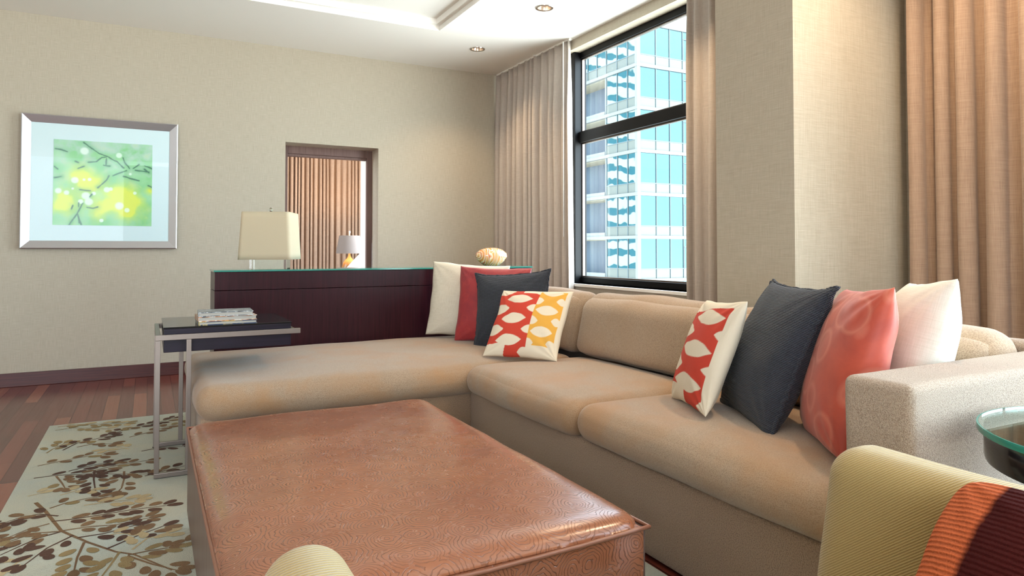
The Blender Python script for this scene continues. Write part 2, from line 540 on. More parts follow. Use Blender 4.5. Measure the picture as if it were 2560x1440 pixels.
downlight(2.6, 1.45, 'added out-of-view recessed ceiling downlight above the sofa armrest')  # also added out of frame, warms the column and tan drape

# ------------------------------------------------------------------ curtains
def curtain(name, p0, p1, z0, z1, nf, amp, mat, label, seed=0, spread=0.0, nz=26, per=14, group=None, wand=None, uneven=.35, edge=None):
    """p0,p1: floor-plan ends; folds are deep waves that drift and merge on the way down"""
    t = empty(name, (p0[0], p0[1], 0), label=label, cat='curtain', group=group)
    rnd = random.Random(seed)
    P0, P1 = Vector((p0[0], p0[1], 0)), Vector((p1[0], p1[1], 0))
    d = (P1 - P0); L = d.length; d.normalize(); nrm = Vector((-d.y, d.x, 0))
    ph = [0.0]
    wid = [1 + rnd.uniform(-uneven, uneven) for _ in range(nf)]
    tot = sum(wid); acc = [0]
    for w_ in wid: acc.append(acc[-1] + w_ / tot)
    amps = [amp * rnd.uniform(.65, 1.15) for _ in range(nf + 1)]
    drift = [rnd.uniform(-.5, .5) for _ in range(nf + 1)]
    verts = []; faces = []
    NS = nf * per
    for k in range(nz + 1):
        fz = k / nz
        z = z1 + (z0 - z1) * fz
        for i in range(NS + 1):
            fi = i / per
            c = min(int(fi), nf - 1); u = fi - c
            s0 = acc[c] + (acc[c + 1] - acc[c]) * u
            dr = drift[c] * (1 - u) + drift[c + 1] * u
            s = s0 + dr * fz * .35 / nf * (1 if 0 < i < NS else 0)
            A = (amps[c] * (1 - u) + amps[c + 1] * u)
            A *= .55 + .45 * min(1, fz * 5)
            wv = cos(2 * pi * u)
            wv = wv * .8 + .2 * cos(4 * pi * u + dr * 3)
            off = A * wv + .15 * A * noise.noise(Vector((s * 9, z * 1.3, seed)))
            along = s * L + .35 * A * sin(4 * pi * u) * (.4 + fz * .6)
            along = (along - L / 2) * (1 + spread * fz) + L / 2
            p = P0 + d * along + nrm * off
            verts.append((p.x - p0[0], p.y - p0[1], z))
    for k in range(nz):
        for i in range(NS):
            a = k * (NS + 1) + i
            faces.append((a, a + 1, a + NS + 2, a + NS + 1))
    o = mesh_obj('drape_panel', verts, faces, mat, t, smooth=True)
    md = o.modifiers.new('thick', 'SOLIDIFY'); md.thickness = .003
    hd = MB().box(0, L, -.012, .012, z1 - .004, z1 + .012)
    R = Matrix.Rotation(math.atan2(d.y, d.x), 4, 'Z')
    h = hd.build('track', WHITE, t); h.matrix_local = R
    if wand:
        MB().tube([wand[0:3], (wand[0], wand[1], wand[3])], .004, 8).build('pull_wand', WHITE, t, smooth='all')
    return t
curtain('drape', (3.225, 4.98), (3.225, 6.39), .03, H - .012, 12, .042, CURT,
        'floor-length grey-beige pleated drape filling the corner left of the window', 3, .05, wand=(-.055, .03, H - .03, 1.16))
curtain('drape', (3.225, 2.62), (3.225, 3.50), .03, H - .012, 7, .036, CURT,
        'narrow strip of grey-beige drape between the window and the wallpapered column', 5, .02)
curtain('drape', (3.18, .95), (3.18, 1.93), .03, H - .012, 8, .06, CURTW,
        'tan drape with broad folds hanging right of the wallpapered column behind the sofa arm', 11, .0, uneven=.3)

# ------------------------------------------------------------------ bedroom beyond the doorway
st(MB().box(-1.2, 3.45, YB + .2, 11.2, H, H + .2).build('ceiling_bedroom', CEIL))
st(MB().box(-1.2, 3.45, 10.2, 10.35, 0, H).build('wall_bedroom_back', WALL))
st(MB().box(-1.35, -1.2, 8.9, 10.35, 0, H).build('wall_bedroom_left', WALL))
mb = MB(); mb.box(3.3, 3.45, YB + .2, 7.0, 0, H); mb.box(3.3, 3.45, 8.7, 10.2, 0, H); mb.box(3.3, 3.45, 7.0, 8.7, 0, .8); mb.box(3.3, 3.45, 7.0, 8.7, 2.3, H)
st(mb.build('wall_bedroom_right', WALL))
curtain('bedroom_drape', (1.15, 9.6), (3.25, 9.6), .03, 2.6, 34, .03, CURTW,
        'pleated tan drape seen through the doorway in the next room', 21, .0, uneven=.45)
ns = empty('nightstand', (2.28, 8.75, 0), label='dark nightstand under the grey-shaded lamp beyond the doorway', cat='nightstand')
MB().box(-.25, .25, -.2, .2, 0, .60, .008).build('cabinet_body', ESPRESSO, ns)
MB().box(-.22, .22, -.215, -.2, .32, .56, .004).build('drawer', ESPRESSO, ns)
bl = empty('bedside_lamp', (2.28, 8.75, .60), label='lit bedside lamp with a grey tapered shade, seen through the doorway', cat='lamp')
MB().lathe([(.17, .40), (.13, .63)], 48).build('lamp_shade', SHADEG, bl, smooth='all')
AMBG = NT('amber_glass', '#d9a263', .1, Transmission_Weight=.5)
AMBG = AMBG.m
MB().lathe([(.001, 0), (.06, 0), (.07, .02), (.05, .06), (.085, .14), (.1, .22), (.07, .3), (.03, .34), (.012, .38), (.012, .42)], 40).build('lamp_base', AMBG, bl, smooth=True)
MB().lathe([(.001, .70), (.012, .69), (.014, .67), (.006, .65), (.004, .60)], 16).build('finial', CHROME, bl, smooth=True)
BULBL = NT('lit_bulb', '#ffd9a0', .5); BULBL.b.inputs['Emission Color'].default_value = hx('#ffc27a'); BULBL.b.inputs['Emission Strength'].default_value = 12; BULBL = BULBL.m
MB().lathe([(.001, .43), (.02, .44), (.03, .47), (.02, .505), (.001, .515)], 20).build('bulb', BULBL, bl, smooth='all')
L = bpy.data.lights.new('bedside_lamp_light', 'POINT'); L.energy = 11; L.color = (1, .62, .3); L.shadow_soft_size = .04
lo = bpy.data.objects.new('bedside_lamp_light', L); col.objects.link(lo); lo.parent = bl; lo.location = (0, 0, .56)
bd = empty('bed', (2.55, 7.7, 0), label='corner of a bed with tall white pillow seen through the doorway', cat='bed')
soft_box('mattress', (-.25, -.75, .25), (.69, .7, .62), .08, LINEN, bd)
MB().box(-.27, .70, -.77, .72, .0, .27, .01).build('bed_base', ESPRESSO, bd)
soft_box('bed_pillow', (-.60, .12, .60), (.30, .42, 1.19), .15, LINEN, bd, n=(10, 3, 6), fn=lambda p, a, b, c: Vector((p.x * (1 - .45 * max(0, (p.z - .7) / .43) ** 1.3) + .12 * max(0, (p.z - .7) / .43), p.y, p.z)))
def pw(p, a, b, c):
    k = (1 - a * a) ** .5 * (1 - c * c) ** .5 if abs(a) < 1 and abs(c) < 1 else 0
    q = Vector(p); q.y = q.y * 1.0 + (.05 * k if b > 0 else -.07 * k)
    return q

# ------------------------------------------------------------------ framed print
fr = empty('framed_print', (-.338, YB, 1.582), label='square green and yellow branch print with white mat in silver frame', cat='picture')
hw, hh_, fw, fd = .542, .524, .062, .045
def frame_side(a, b, c_, d_):
    return a
verts = []; faces = []
outer = [(-hw, -hh_), (hw, -hh_), (hw, hh_), (-hw, hh_)]
inner = [(-hw + fw, -hh_ + fw), (hw - fw, -hh_ + fw), (hw - fw, hh_ - fw), (-hw + fw, hh_ - fw)]
lip = [(x + (.006 if x < 0 else -.006), z + (.006 if z < 0 else -.006)) for x, z in outer]
for (pts, y) in ((outer, -.003), (outer, -fd + .003), (lip, -fd), (inner, -.018), (inner, -.003)):
    verts += [(x, y, z) for x, z in pts]
for r_ in range(4):
    for k in range(4):
        faces.append((r_ * 4 + k, r_ * 4 + (k + 1) % 4, (r_ + 1) * 4 + (k + 1) % 4, (r_ + 1) * 4 + k))
fo = mesh_obj('silver_moulding', verts, faces, SILVER, fr); fo.name = 'frame'
bmf = bmesh.new(); bmf.from_mesh(fo.data); bmesh.ops.recalc_face_normals(bmf, faces=bmf.faces); bmf.to_mesh(fo.data); bmf.free()
MATB = NT('mat_board', '#dbe2e4', .9).m
MB().box(-hw + fw - .004, hw - fw + .004, -.016, -.006, -hh_ + fw - .004, hh_ - fw + .004).build('mat_board', MATB, fr)
# artwork
aw, ah = .343, .338
ax0, az0 = .010, .0
NA = 230
branches = [
 [(.29,.98),(.36,.93),(.44,.86),(.52,.83),(.63,.77),(.70,.70)],
 [(.69,.82),(.71,.77),(.76,.70)], [(.02,.89),(.08,.88),(.13,.86)], [(.01,.68),(.04,.65)], [(.01,.55),(.08,.57)],
 [(.34,.75),(.42,.76),(.47,.81),(.52,.82)], [(.52,.8),(.52,.73)], [(.49,.72),(.56,.72)],
 [(.80,.70),(.86,.75)], [(.92,.74),(1.0,.71)], [(.82,.68),(.97,.67)], [(.92,.70),(.97,.66)],
 [(.73,.67),(.66,.64),(.59,.60)], [(.55,.60),(.53,.55),(.44,.45)], [(.70,.60),(.80,.57),(.86,.55)],
 [(.26,.42),(.36,.41)], [(.38,.37),(.36,.34)], [(.29,.26),(.24,.14),(.16,.0)], [(.24,.14),(.26,.03)], [(.33,.21),(.39,.20),(.44,.22)],
 [(.25,.26),(.25,.22)], [(.19,.23),(.18,.19)], [(.96,.50),(1.0,.48)], [(.21,.75),(.24,.74)], [(.24,.67),(.30,.70)], [(.28,.0),(.24,.14)]]
dots = [(.21,.53,.035),(.355,.545,.018),(.30,.54,.014),(.32,.35,.04),(.35,.28,.04),(.27,.28,.025),(.40,.38,.02),(.53,.43,.03),(.57,.44,.02),
        (.66,.24,.042),(.74,.19,.026),(.82,.40,.018),(.65,.85,.03),(.30,.88,.04),(.05,.40,.03),(.48,.06,.02),(.77,.63,.014),(.13,.38,.025),(.19,.43,.012)]
yell = [(.25,.62,.12),(.40,.50,.13),(.70,.40,.14),(.62,.28,.13),(.15,.30,.14),(.80,.25,.13),(.45,.2,.13),(.08,.22,.1),(.33,.5,.09),(.98,.44,.05),(.75,.15,.08)]
C = lambda h: Vector(hx(h)[:3])
cG, cG2, cY, cY2, cW, cGrey, cD, cM = C('#9ecb96'), C('#6fb668'), C('#c8d63e'), C('#e2dc3c'), C('#e9efe0'), C('#b9c7bf'), C('#14563c'), C('#4f9e5c')
verts = []; cols = []
def segd(px, py, a, b):
    vx, vy = b[0] - a[0], b[1] - a[1]
    t = max(0, min(1, ((px - a[0]) * vx + (py - a[1]) * vy) / (vx * vx + vy * vy + 1e-9)))
    return sqrt((px - a[0] - t * vx) ** 2 + (py - a[1] - t * vy) ** 2)
for j in range(NA + 1):
    for i in range(NA + 1):
        x, y = i / NA, j / NA
        verts.append((ax0 + (x * 2 - 1) * aw, -.0175, az0 + (y * 2 - 1) * ah))
        n1 = noise.fractal(Vector((x * 3.2, y * 3.2, 4.0)), 1.0, 2.0, 4)
        n2 = noise.fractal(Vector((x * 8, y * 8, 9.0)), 1.0, 2.0, 4)
        n3 = noise.noise(Vector((x * 60, y * 60, 2)))
        c = cG.lerp(cG2, max(0, min(1, .4 + n1 * .9)))
        c = c.lerp(cGrey, max(0, min(.8, (y - .55) * 1.2 + n2 * .8)))
        yy = sum(exp(-((x - a) ** 2 + (y - b) ** 2) / (r * r)) for a, b, r in yell)
        yy = max(0, min(1, yy * .95 + n2 * .35 - .08))
        c = c.lerp(cY, min(1, yy)); c = c.lerp(cY2, max(0, min(1, (yy - .7) * 2.6)))
        dm = 9
        for br_ in branches:
            for a, b in zip(br_, br_[1:]):
                dd = segd(x + n3 * .003 + n2 * .006, y + n2 * .006, a, b)
                if dd < dm: dm = dd
        c = c.lerp(cM, .55 * exp(-(dm / .035) ** 2) * max(0, .75 + n2))
        for a, b, r in dots:
            q = sqrt((x - a) ** 2 + (y - b) ** 2) / r
            if q < 1.6: c = c.lerp(cW, .75 * max(0, min(1, (1.25 - q) * 2.2)))
        thick = .0075 + .004 * noise.noise(Vector((x * 22, y * 22, 0)))
        c = c.lerp(cD, .92 * max(0, min(1, 1.4 - dm / thick)))
        cols += [c.x, c.y, c.z, 1.0]
faces = [(j * (NA + 1) + i, j * (NA + 1) + i + 1, (j + 1) * (NA + 1) + i + 1, (j + 1) * (NA + 1) + i) for j in range(NA) for i in range(NA)]
ao = mesh_obj('print', verts, faces, ARTM, fr, smooth=True)
at = ao.data.color_attributes.new('pattern', 'FLOAT_COLOR', 'POINT'); at.data.foreach_set('color', cols)
MB().box(-hw + fw, hw - fw, -.0215, -.0195, -hh_ + fw, hh_ - fw).build('glass', pane_mat('picture_glass', '#fbffff', .35), fr)

# ------------------------------------------------------------------ rug
rug_b = [
('D', [(-0.30, 3.20), (-0.37, 3.26), (-0.43, 3.25), (-0.47, 3.22)], 1),
('M', [(-0.34, 3.31), (-0.29, 3.35), (-0.21, 3.37), (-0.13, 3.36)], 1),
('D', [(-0.23, 2.96), (-0.30, 2.88), (-0.35, 2.76)], 1),
('M', [(-0.27, 3.02), (-0.36, 3.05), (-0.46, 2.98)], 1),
('D', [(-0.12, 2.77), (-0.02, 2.85), (0.06, 2.90)], 1),
('M', [(-0.399, 3.412), (-0.35, 3.279), (-0.274, 3.027), (-0.181, 2.868), (-0.089, 2.731), (-0.034, 2.68), (0.078, 2.491)], 0) ,
('D', [(-0.317, 3.148), (-0.238, 3.136), (-0.144, 3.136), (-0.047, 3.141), (0.075, 3.125)], 1) ,
('M', [(-0.274, 3.027), (-0.191, 3.025), (-0.098, 2.997), (0.01, 3.014)], 1) ,
('D', [(-0.216, 2.929), (-0.134, 2.925), (-0.037, 2.956)], 1) ,
('D', [(-0.359, 3.237), (-0.415, 3.222), (-0.471, 3.174)], 1) ,
('M', [(-0.321, 3.128), (-0.387, 3.1), (-0.45, 3.034)], 1) ,
('D', [(-0.273, 3.019), (-0.338, 2.994), (-0.4, 2.925), (-0.448, 2.87)], 1) ,
('M', [(-0.191, 2.873), (-0.202, 2.739), (-0.202, 2.64)], 1) ,
('T', [(-0.077, 2.725), (-0.098, 2.633), (-0.127, 2.523)], 1) ,
('M', [(-0.052, 2.683), (0.009, 2.686), (0.071, 2.682)], 1) ,
('M', [(-0.052, 2.676), (0.02, 2.57), (0.089, 2.485)], 1) ,
('D', [(-0.45, 3.777), (-0.365, 3.778), (-0.219, 3.726), (-0.12, 3.667), (0.004, 3.602)], 1) ,
('D', [(-0.214, 3.776), (-0.209, 3.633), (-0.19, 3.438)], 1) ,
('M', [(-0.091, 3.697), (-0.088, 3.569), (-0.094, 3.443), (-0.124, 3.333)], 1) ,
('M', [(-0.364, 3.765), (-0.329, 3.637), (-0.311, 3.558)], 1) ,
('M', [(-0.214, 3.776), (-0.125, 3.816), (0.004, 3.833)], 1) ,
('D', [(-0.321, 3.82), (-0.228, 3.871), (-0.127, 3.888)], 1) ,
('M', [(-0.46, 3.981), (-0.372, 4.018), (-0.256, 4.052), (-0.185, 4.038)], 1) ,
('T', [(-0.45, 4.209), (-0.431, 4.279), (-0.387, 4.38)], 1) ,
('D', [(-0.382, 4.229), (-0.33, 4.35), (-0.249, 4.394), (-0.175, 4.446)], 1) ,
('M', [(-0.323, 4.262), (-0.252, 4.291), (-0.167, 4.246)], 1) ,
('D', [(-0.166, 4.48), (-0.088, 4.565), (0.015, 4.613), (0.147, 4.707)], 1) ,
('M', [(-0.084, 4.352), (-0.006, 4.404), (0.098, 4.497), (0.196, 4.549)], 1) ,
('T', [(-0.464, 4.712), (-0.378, 4.73), (-0.254, 4.653), (-0.139, 4.562)], 1) ,
('T', [(-0.46, 4.80), (-0.367, 4.807), (-0.239, 4.759), (-0.112, 4.702)], 1) ,
('D', [(-0.023, 4.022), (0.051, 4.047), (0.173, 4.015)], 1) ,
('D', [(-0.005, 3.574), (0.079, 3.62), (0.166, 3.655)], 1) ,
('L', [(-0.079, 4.092), (-0.136, 4.163), (-0.19, 4.151)], 1) ,
('L', [(-0.32, 3.464), (-0.265, 3.5), (-0.205, 3.485)], 1) ,
('L', [(-0.221, 3.283), (-0.122, 3.28), (-0.034, 3.259)], 1) ,
('L', [(-0.04, 2.723), (0.009, 2.809), (0.068, 2.798)], 1) ,
('L', [(-0.34, 2.812), (-0.371, 2.795), (-0.397, 2.744)], 1) ,
('L', [(-0.145, 2.891), (-0.095, 2.904), (-0.056, 2.883)], 1) ,
('L', [(-0.44, 3.515), (-0.40, 3.531)], 1) ,
('M', [(0.057, 2.635), (0.084, 2.675), (0.149, 2.696)], 1) ,
('D', [(1.32, 1.843), (1.33, 1.74), (1.36, 1.64)], 1) , ('M', [(1.38, 1.6), (1.3, 1.5), (1.25, 1.38)], 1)]
rv = []; rf = []; ri = []
def rq(pts, mi):
    b = len(rv); rv.extend(pts); rf.append(tuple(range(b, b + len(pts)))); ri.append(mi)
RX0, RX1, RY0, RY1, RT = -.505, 1.47, -.6, 4.85, .012
bx = [(RX0, RY0), (RX1, RY0), (RX1, RY1), (RX0, RY1)]
rq([(x, y, RT) for x, y in bx], 0)
for k in range(4):
    a, b = bx[k], bx[(k + 1) % 4]
    rq([(a[0], a[1], 0.0), (b[0], b[1], 0.0), (b[0], b[1], RT), (a[0], a[1], RT)], 0)
MI = {'D': 1, 'M': 2, 'T': 3, 'L': 4}
rr_ = random.Random(4)
lz = [0]
def leaf(x, y, ang, l, w, mi):
    lz[0] += 1
    z = RT + .0012 + (lz[0] % 40) * .00001
    n = 14
    pts = []
    for k in range(n):
        t = 2 * pi * k / n
        px = l / 2 * cos(t); py = w / 2 * sin(t) * (1 + .18 * cos(t))
        px += l / 2
        X_ = x + px * cos(ang) - py * sin(ang); Y_ = y + px * sin(ang) + py * cos(ang)
        X_ = max(RX0 + .004, min(RX1 - .004, X_)); Y_ = max(RY0 + .004, min(RY1 - .004, Y_))
        pts.append((X_, Y_, z))
    rq(pts, mi)
def stem(pts, w, mi):
    P = []
    for a, b in zip(pts, pts[1:]):
        for k in range(4): P.append((a[0] + (b[0] - a[0]) * k / 4, a[1] + (b[1] - a[1]) * k / 4))
    P.append(pts[-1])
    lz[0] += 1; z = RT + .0006 + (lz[0] % 40) * .00001
    n = len(P)
    for i in range(n - 1):
        a, b = P[i], P[i + 1]
        dx, dy = b[0] - a[0], b[1] - a[1]; q = sqrt(dx * dx + dy * dy) + 1e-9
        nx, ny = -dy / q, dx / q
        w0 = w * (1.2 - .7 * i / n); w1 = w * (1.2 - .7 * (i + 1) / n)
        rq([(a[0] + nx * w0, a[1] + ny * w0, z), (b[0] + nx * w1, b[1] + ny * w1, z), (b[0] - nx * w1, b[1] - ny * w1, z), (a[0] - nx * w0, a[1] - ny * w0, z)], mi)
def branch(c, pts, lf):
    mi = MI[c]
    stem(pts, .0062 if not lf else .0042, mi)
    if not lf: return
    side = 1
    for a, b in zip(pts, pts[1:]):
        dx, dy = b[0] - a[0], b[1] - a[1]; q = sqrt(dx * dx + dy * dy)
        ang = math.atan2(dy, dx)
        n = max(1, int(q / .045))
        for k in range(n):
            t = (k + .6) / n
            for sd in ((side,) if rr_.random() < .35 else (1, -1)):
                an = ang + sd * rr_.uniform(.65, 1.0)
                x, y = a[0] + dx * t, a[1] + dy * t
                m2 = mi if rr_.random() < .75 else min(4, mi + 1)
                sl = rr_.uniform(.018, .032)
                ex, ey = x + cos(an) * sl, y + sin(an) * sl
                leaf(ex, ey, an - sd * .2, rr_.uniform(.052, .066), rr_.uniform(.032, .040), m2)
            side = -side
    leaf(pts[-1][0], pts[-1][1], ang, .062, .036, mi)
for c, pts, lf in rug_b: branch(c, pts, lf)
# the same motif carried on over the rest of the rug
for q in range(26):
    x = rr_.uniform(.3, 1.35) if q % 2 else rr_.uniform(-.4, 1.3)
    y = rr_.uniform(3.1, 4.6) if (q % 2 and q % 3 == 0) else rr_.uniform(-.4, 2.3)
    an = rr_.uniform(0, 6.3); pts = [(x, y)]
    for k in range(4):
        an += rr_.uniform(-.35, .35); x += cos(an) * .1; y += sin(an) * .1
        if RX0 + .05 < x < RX1 - .05 and RY0 + .05 < y < RY1 - .05: pts.append((x, y))
    if len(pts) > 1: branch('DMTLD'[q % 5], pts, 1)
rug = mesh_obj('area_rug', rv, rf, [RUG, RUGD, RUGM, RUGT, RUGL], None, midx=ri)
tag(rug, 'pale grey-green rug with brown leafy branch pattern under the ottoman', 'rug')
# ------------------------------------------------------------------ ottoman
OX0, OX1, OY0, OY1, OZ = .137, 1.084, 1.33, 2.87, .373
ot = empty('leather_ottoman', ((OX0 + OX1) / 2, (OY0 + OY1) / 2, RT + .0025), label='large low brown leather ottoman with embossed ring pattern and dark wood sides', cat='ottoman')
ow, ol = (OX1 - OX0) / 2, (OY1 - OY0) / 2
zb = OZ - RT - .0025
def otop(p, a, b, c):
    q = Vector(p)
    if c > 0:
        q.z += .010 * c * ((1 - a ** 4) * (1 - b ** 4)) ** 2 + .004 * noise.noise(q * 5)
    return q
soft_box('leather_top', (-ow, -ol, zb - .030), (ow, ol, zb + .030), .075, LEATHER, ot, n=(40, 60, 2), fn=otop)
soft_box('leather_side', (-ow + .012, -ol + .001, .05), (ow - .012, ol - .001, zb + .0), .004, LEATHERS, ot, n=(8, 8, 4), ks=2)
for sx in (-1, 1):
    mb = MB()
    mb.box(sx * ow - (.012 if sx > 0 else 0), sx * ow + (0 if sx > 0 else .012), -ol + .012, ol - .012, .052, zb - .004, .002)
    mb.build('wood_panel', SIDEWOOD, ot)
MB().box(-ow + .03, ow - .03, -ol + .03, ol - .03, 0, .05, .003).build('plinth', ESPRESSO, ot)
def pipe_pts(z, sag, n=24):
    P = []
    cs = [(-ow, -ol), (ow, -ol), (ow, ol), (-ow, ol)]
    for k in range(4):
        a, b = cs[k], cs[(k + 1) % 4]
        for i in range(n):
            t = i / n
            s_ = sag * sin(pi * t)
            wob = .0015 * noise.noise(Vector((k * 9 + t * 12, 0, 1)))
            P.append((a[0] + (b[0] - a[0]) * t, a[1] + (b[1] - a[1]) * t, z - s_ + wob))
    return P
MB().tube([(x * 1.003, y * 1.002, z) for x, y, z in pipe_pts(zb + .001, .010)], .0055, 8, closed=True).build('piping', PIPING, ot, smooth='all')
MB().tube([(x * .985, y * .992, .056) for x, y, z in pipe_pts(0, 0)], .004, 8, closed=True).build('piping', PIPING, ot, smooth='all')

# ------------------------------------------------------------------ sectional sofa
sf = empty('sectional_sofa', (1.95, 2.7, 0), label='large beige L-shaped sectional sofa with chaise along the dark console', cat='sofa')
SO = Vector((1.95, 2.7, 0))
def sbox(name, lo, hi, r, mat, **k):
    return soft_box(name, Vector(lo) - SO, Vector(hi) - SO, r, mat, sf, **k)
sbox('sofa_base', (1.5, 1.05, .015), (2.44, 3.29, .31), .012, SOFABASE, n=(4, 12, 4), ks=2)
sbox('chaise_base', (.205, 3.29, .015), (2.44, 4.43, .31), .012, SOFABASE, n=(12, 6, 4), ks=2)
sbox('back_frame', (2.36, .93, .30), (2.455, 4.43, .77), .03, SOFAARM, n=(3, 20, 4), ks=4)
def armf(p, a, b, c):
    q = Vector(p); q += Vector((noise.noise(q * 6), noise.noise(q * 6 + Vector((5, 5, 5))), noise.noise(q * 6 + Vector((9, 1, 2))))) * .002
    return q
sbox('armrest', (1.475, .915, .015), (2.455, 1.085, .752), .022, SOFAARM, n=(20, 5, 16), fn=armf)
def cushion(cfront='x-', crown=.03, droop=.03, seed=0, bulge=.02, skew=0.0):
    def fn(p, a, b, c):
        q = Vector(p)
        top = max(0, c) 
        A = max(0, 1 - a ** 4); B = max(0, 1 - b ** 4)
        q.z += crown * top * (A * B) ** 2
        if cfront == 'x-':
            f = max(0, -a); g = B
            q.x -= bulge * f ** 3 * (.4 + .6 * B) * (1 - .5 * abs(c))
            q.z -= droop * f ** 4 * g * (1 if c > 0 else .9)
        elif cfront == 'y-':
            f = max(0, -b); g = A
            q.y -= bulge * f ** 3 * (.4 + .6 * A) * (1 - .5 * abs(c))
            q.z -= droop * f ** 4 * g * (1 if c > 0 else .9)
        q += Vector((noise.noise(q * 4 + Vector((seed, 0, 0))), noise.noise(q * 4 + Vector((0, seed, 3))), 1.2 * noise.noise(q * 3.2 + Vector((seed, 8, 0))))) * .007
        return q
    return fn
sbox('seat_cushion', (.186, 3.25, .29), (2.16, 4.44, .452), .075, SOFA, n=(44, 28, 3), fn=cushion('y-', .018, .006, 1, .015), ks=7)
sbox('seat_cushion', (1.455, 2.25, .30), (2.20, 3.27, .452), .07, SOFA, n=(26, 36, 3), fn=cushion('x-', .02, .008, 5, .015), ks=7)
sbox('seat_cushion', (1.45, 1.09, .315), (2.20, 2.235, .462), .07, SOFA, n=(26, 40, 3), fn=cushion('x-', .018, .006, 9, .012), ks=7)
def backf(seed):
    def fn(p, a, b, c):
        q = Vector(p)
        B = max(0, 1 - abs(b) ** 3); Cc = max(0, 1 - abs(c) ** 3)
        if a < 0: q.x -= .045 * (B * Cc) ** .5 * -a
        q.x += .07 * (c * .5 + .5) - .02      # leans back
        q.z += .012 * max(0, c) * B
        q += Vector((noise.noise(q * 4 + Vector((seed, 0, 0))), noise.noise(q * 4 + Vector((0, seed, 3))), noise.noise(q * 4 + Vector((seed, 8, 0))))) * .008
        return q
    return fn
sbox('back_cushion', (2.13, 2.20, .455), (2.33, 3.25, .80), .085, SOFABACK, n=(3, 34, 12), fn=backf(2), ks=7)
sbox('back_cushion', (2.13, 1.10, .455), (2.33, 2.185, .80), .085, SOFABACK, n=(3, 34, 12), fn=backf(12), ks=7)
sbox('back_cushion', (2.13, 3.28, .455), (2.33, 4.40, .80), .085, SOFABACK, n=(3, 34, 12), fn=backf(22), ks=7)

# ------------------------------------------------------------------ console behind the chaise
CZ = .915
cn = empty('console_cabinet', (1.45, 4.62, 0), label='long dark espresso console with green-edged glass top behind the chaise', cat='console')
MB().box(-1.10, 1.09, -.155, .15, .0145, .80, .002).build('lower_body', ESPRESSO, cn)
MB().box(-1.10, 1.09, -.155, .15, .803, CZ - .002, .002).build('upper_band', ESPRESSO, cn)
MB().box(-1.106, 1.096, -.162, .157, CZ, CZ + .010, .001).build('glass_top', GLASSEDGE, cn)

# table lamp on the console
tl_ = empty('table_lamp', (.69, 4.61, CZ + .010), rz=radians(-22), label='unlit table lamp with square cream shade and clear glass block base on the console', cat='lamp')
def sqring(h_, r_, z, n=6):
    pts = []
    for (cx, cy, a0) in ((1, 1, 0), (-1, 1, 90), (-1, -1, 180), (1, -1, 270)):
        for k in range(n + 1):
            a = radians(a0 + 90 * k / n)
            pts.append((cx * (h_ - r_) + r_ * cos(a), cy * (h_ - r_) + r_ * sin(a), z))
    return pts
def loft(name, rings, mat, parent, close=False, smooth=True):
    v_ = []; f_ = []
    n = len(rings[0])
    for r in rings: v_ += r
    for i in range(len(rings) - (0 if close else 1)):
        for k in range(n):
            i2 = (i + 1) % len(rings)
            f_.append((i * n + k, i * n + (k + 1) % n, i2 * n + (k + 1) % n, i2 * n + k))
    return mesh_obj(name, v_, f_, mat, parent, smooth=smooth)
R0 = [sqring(.163 - .016 * t, .025, .062 + .30 * t) for t in [k / 8 for k in range(9)]]
R1 = [sqring(.161 - .016 * t, .025, .062 + .30 * t) for t in [k / 8 for k in range(8, -1, -1)]]
loft('lamp_shade', R0 + R1, SHADE, tl_, close=True)
MB().box(-.115, .115, -.05, .05, 0, .078, .004).build('glass_base', GLASS, tl_)
mb = MB(); mb.tube([(0, 0, .078), (0, 0, .375)], .005, 10)
for a in (0, 90, 180, 270):
    mb.tube([(0, 0, .082), (.14 * cos(radians(a)), .14 * sin(radians(a)), .064)], .0025, 6)
    mb.tube([(0, 0, .355), (.141 * cos(radians(a)), .141 * sin(radians(a)), .36)], .002, 6)
mb.build('stem', STEEL, tl_, smooth='all')
MB().lathe([(.001, .395), (.010, .388), (.013, .378), (.006, .370), (.004, .362)], 16).build('finial', GLASS, tl_, smooth='all')

# glass ornament
OG = NT('marbled_glass', '#dc9a5c', .12)
OG.b.inputs['Coat Weight'].default_value = 1
w = OG.node('ShaderNodeTexWave', {'Vector': OG.coord((1, 1, .35)), 'Scale': 9.0, 'Distortion': 9.0, 'Detail': 2.0, 'Detail Scale': 1.2}, bands_direction='X').outputs['Fac']
OG.color(OG.ramp(w, [(.1, '#d98a4a'), (.45, '#f0c48c'), (.75, '#f6e2c4'), (1, '#c96a3a')]))
OG = OG.m
go = empty('glass_vase', (2.27, 4.60, CZ + .010), label='flattened oval orange and white marbled glass ornament on the console', cat='vase')
MB().lathe([(.001, .0), (.035, .0), (.06, .006), (.10, .035), (.127, .072), (.122, .098), (.09, .124), (.05, .137), (.02, .140), (.001, .138)], 56, sy=.7).build('vessel', OG, go, smooth='all')

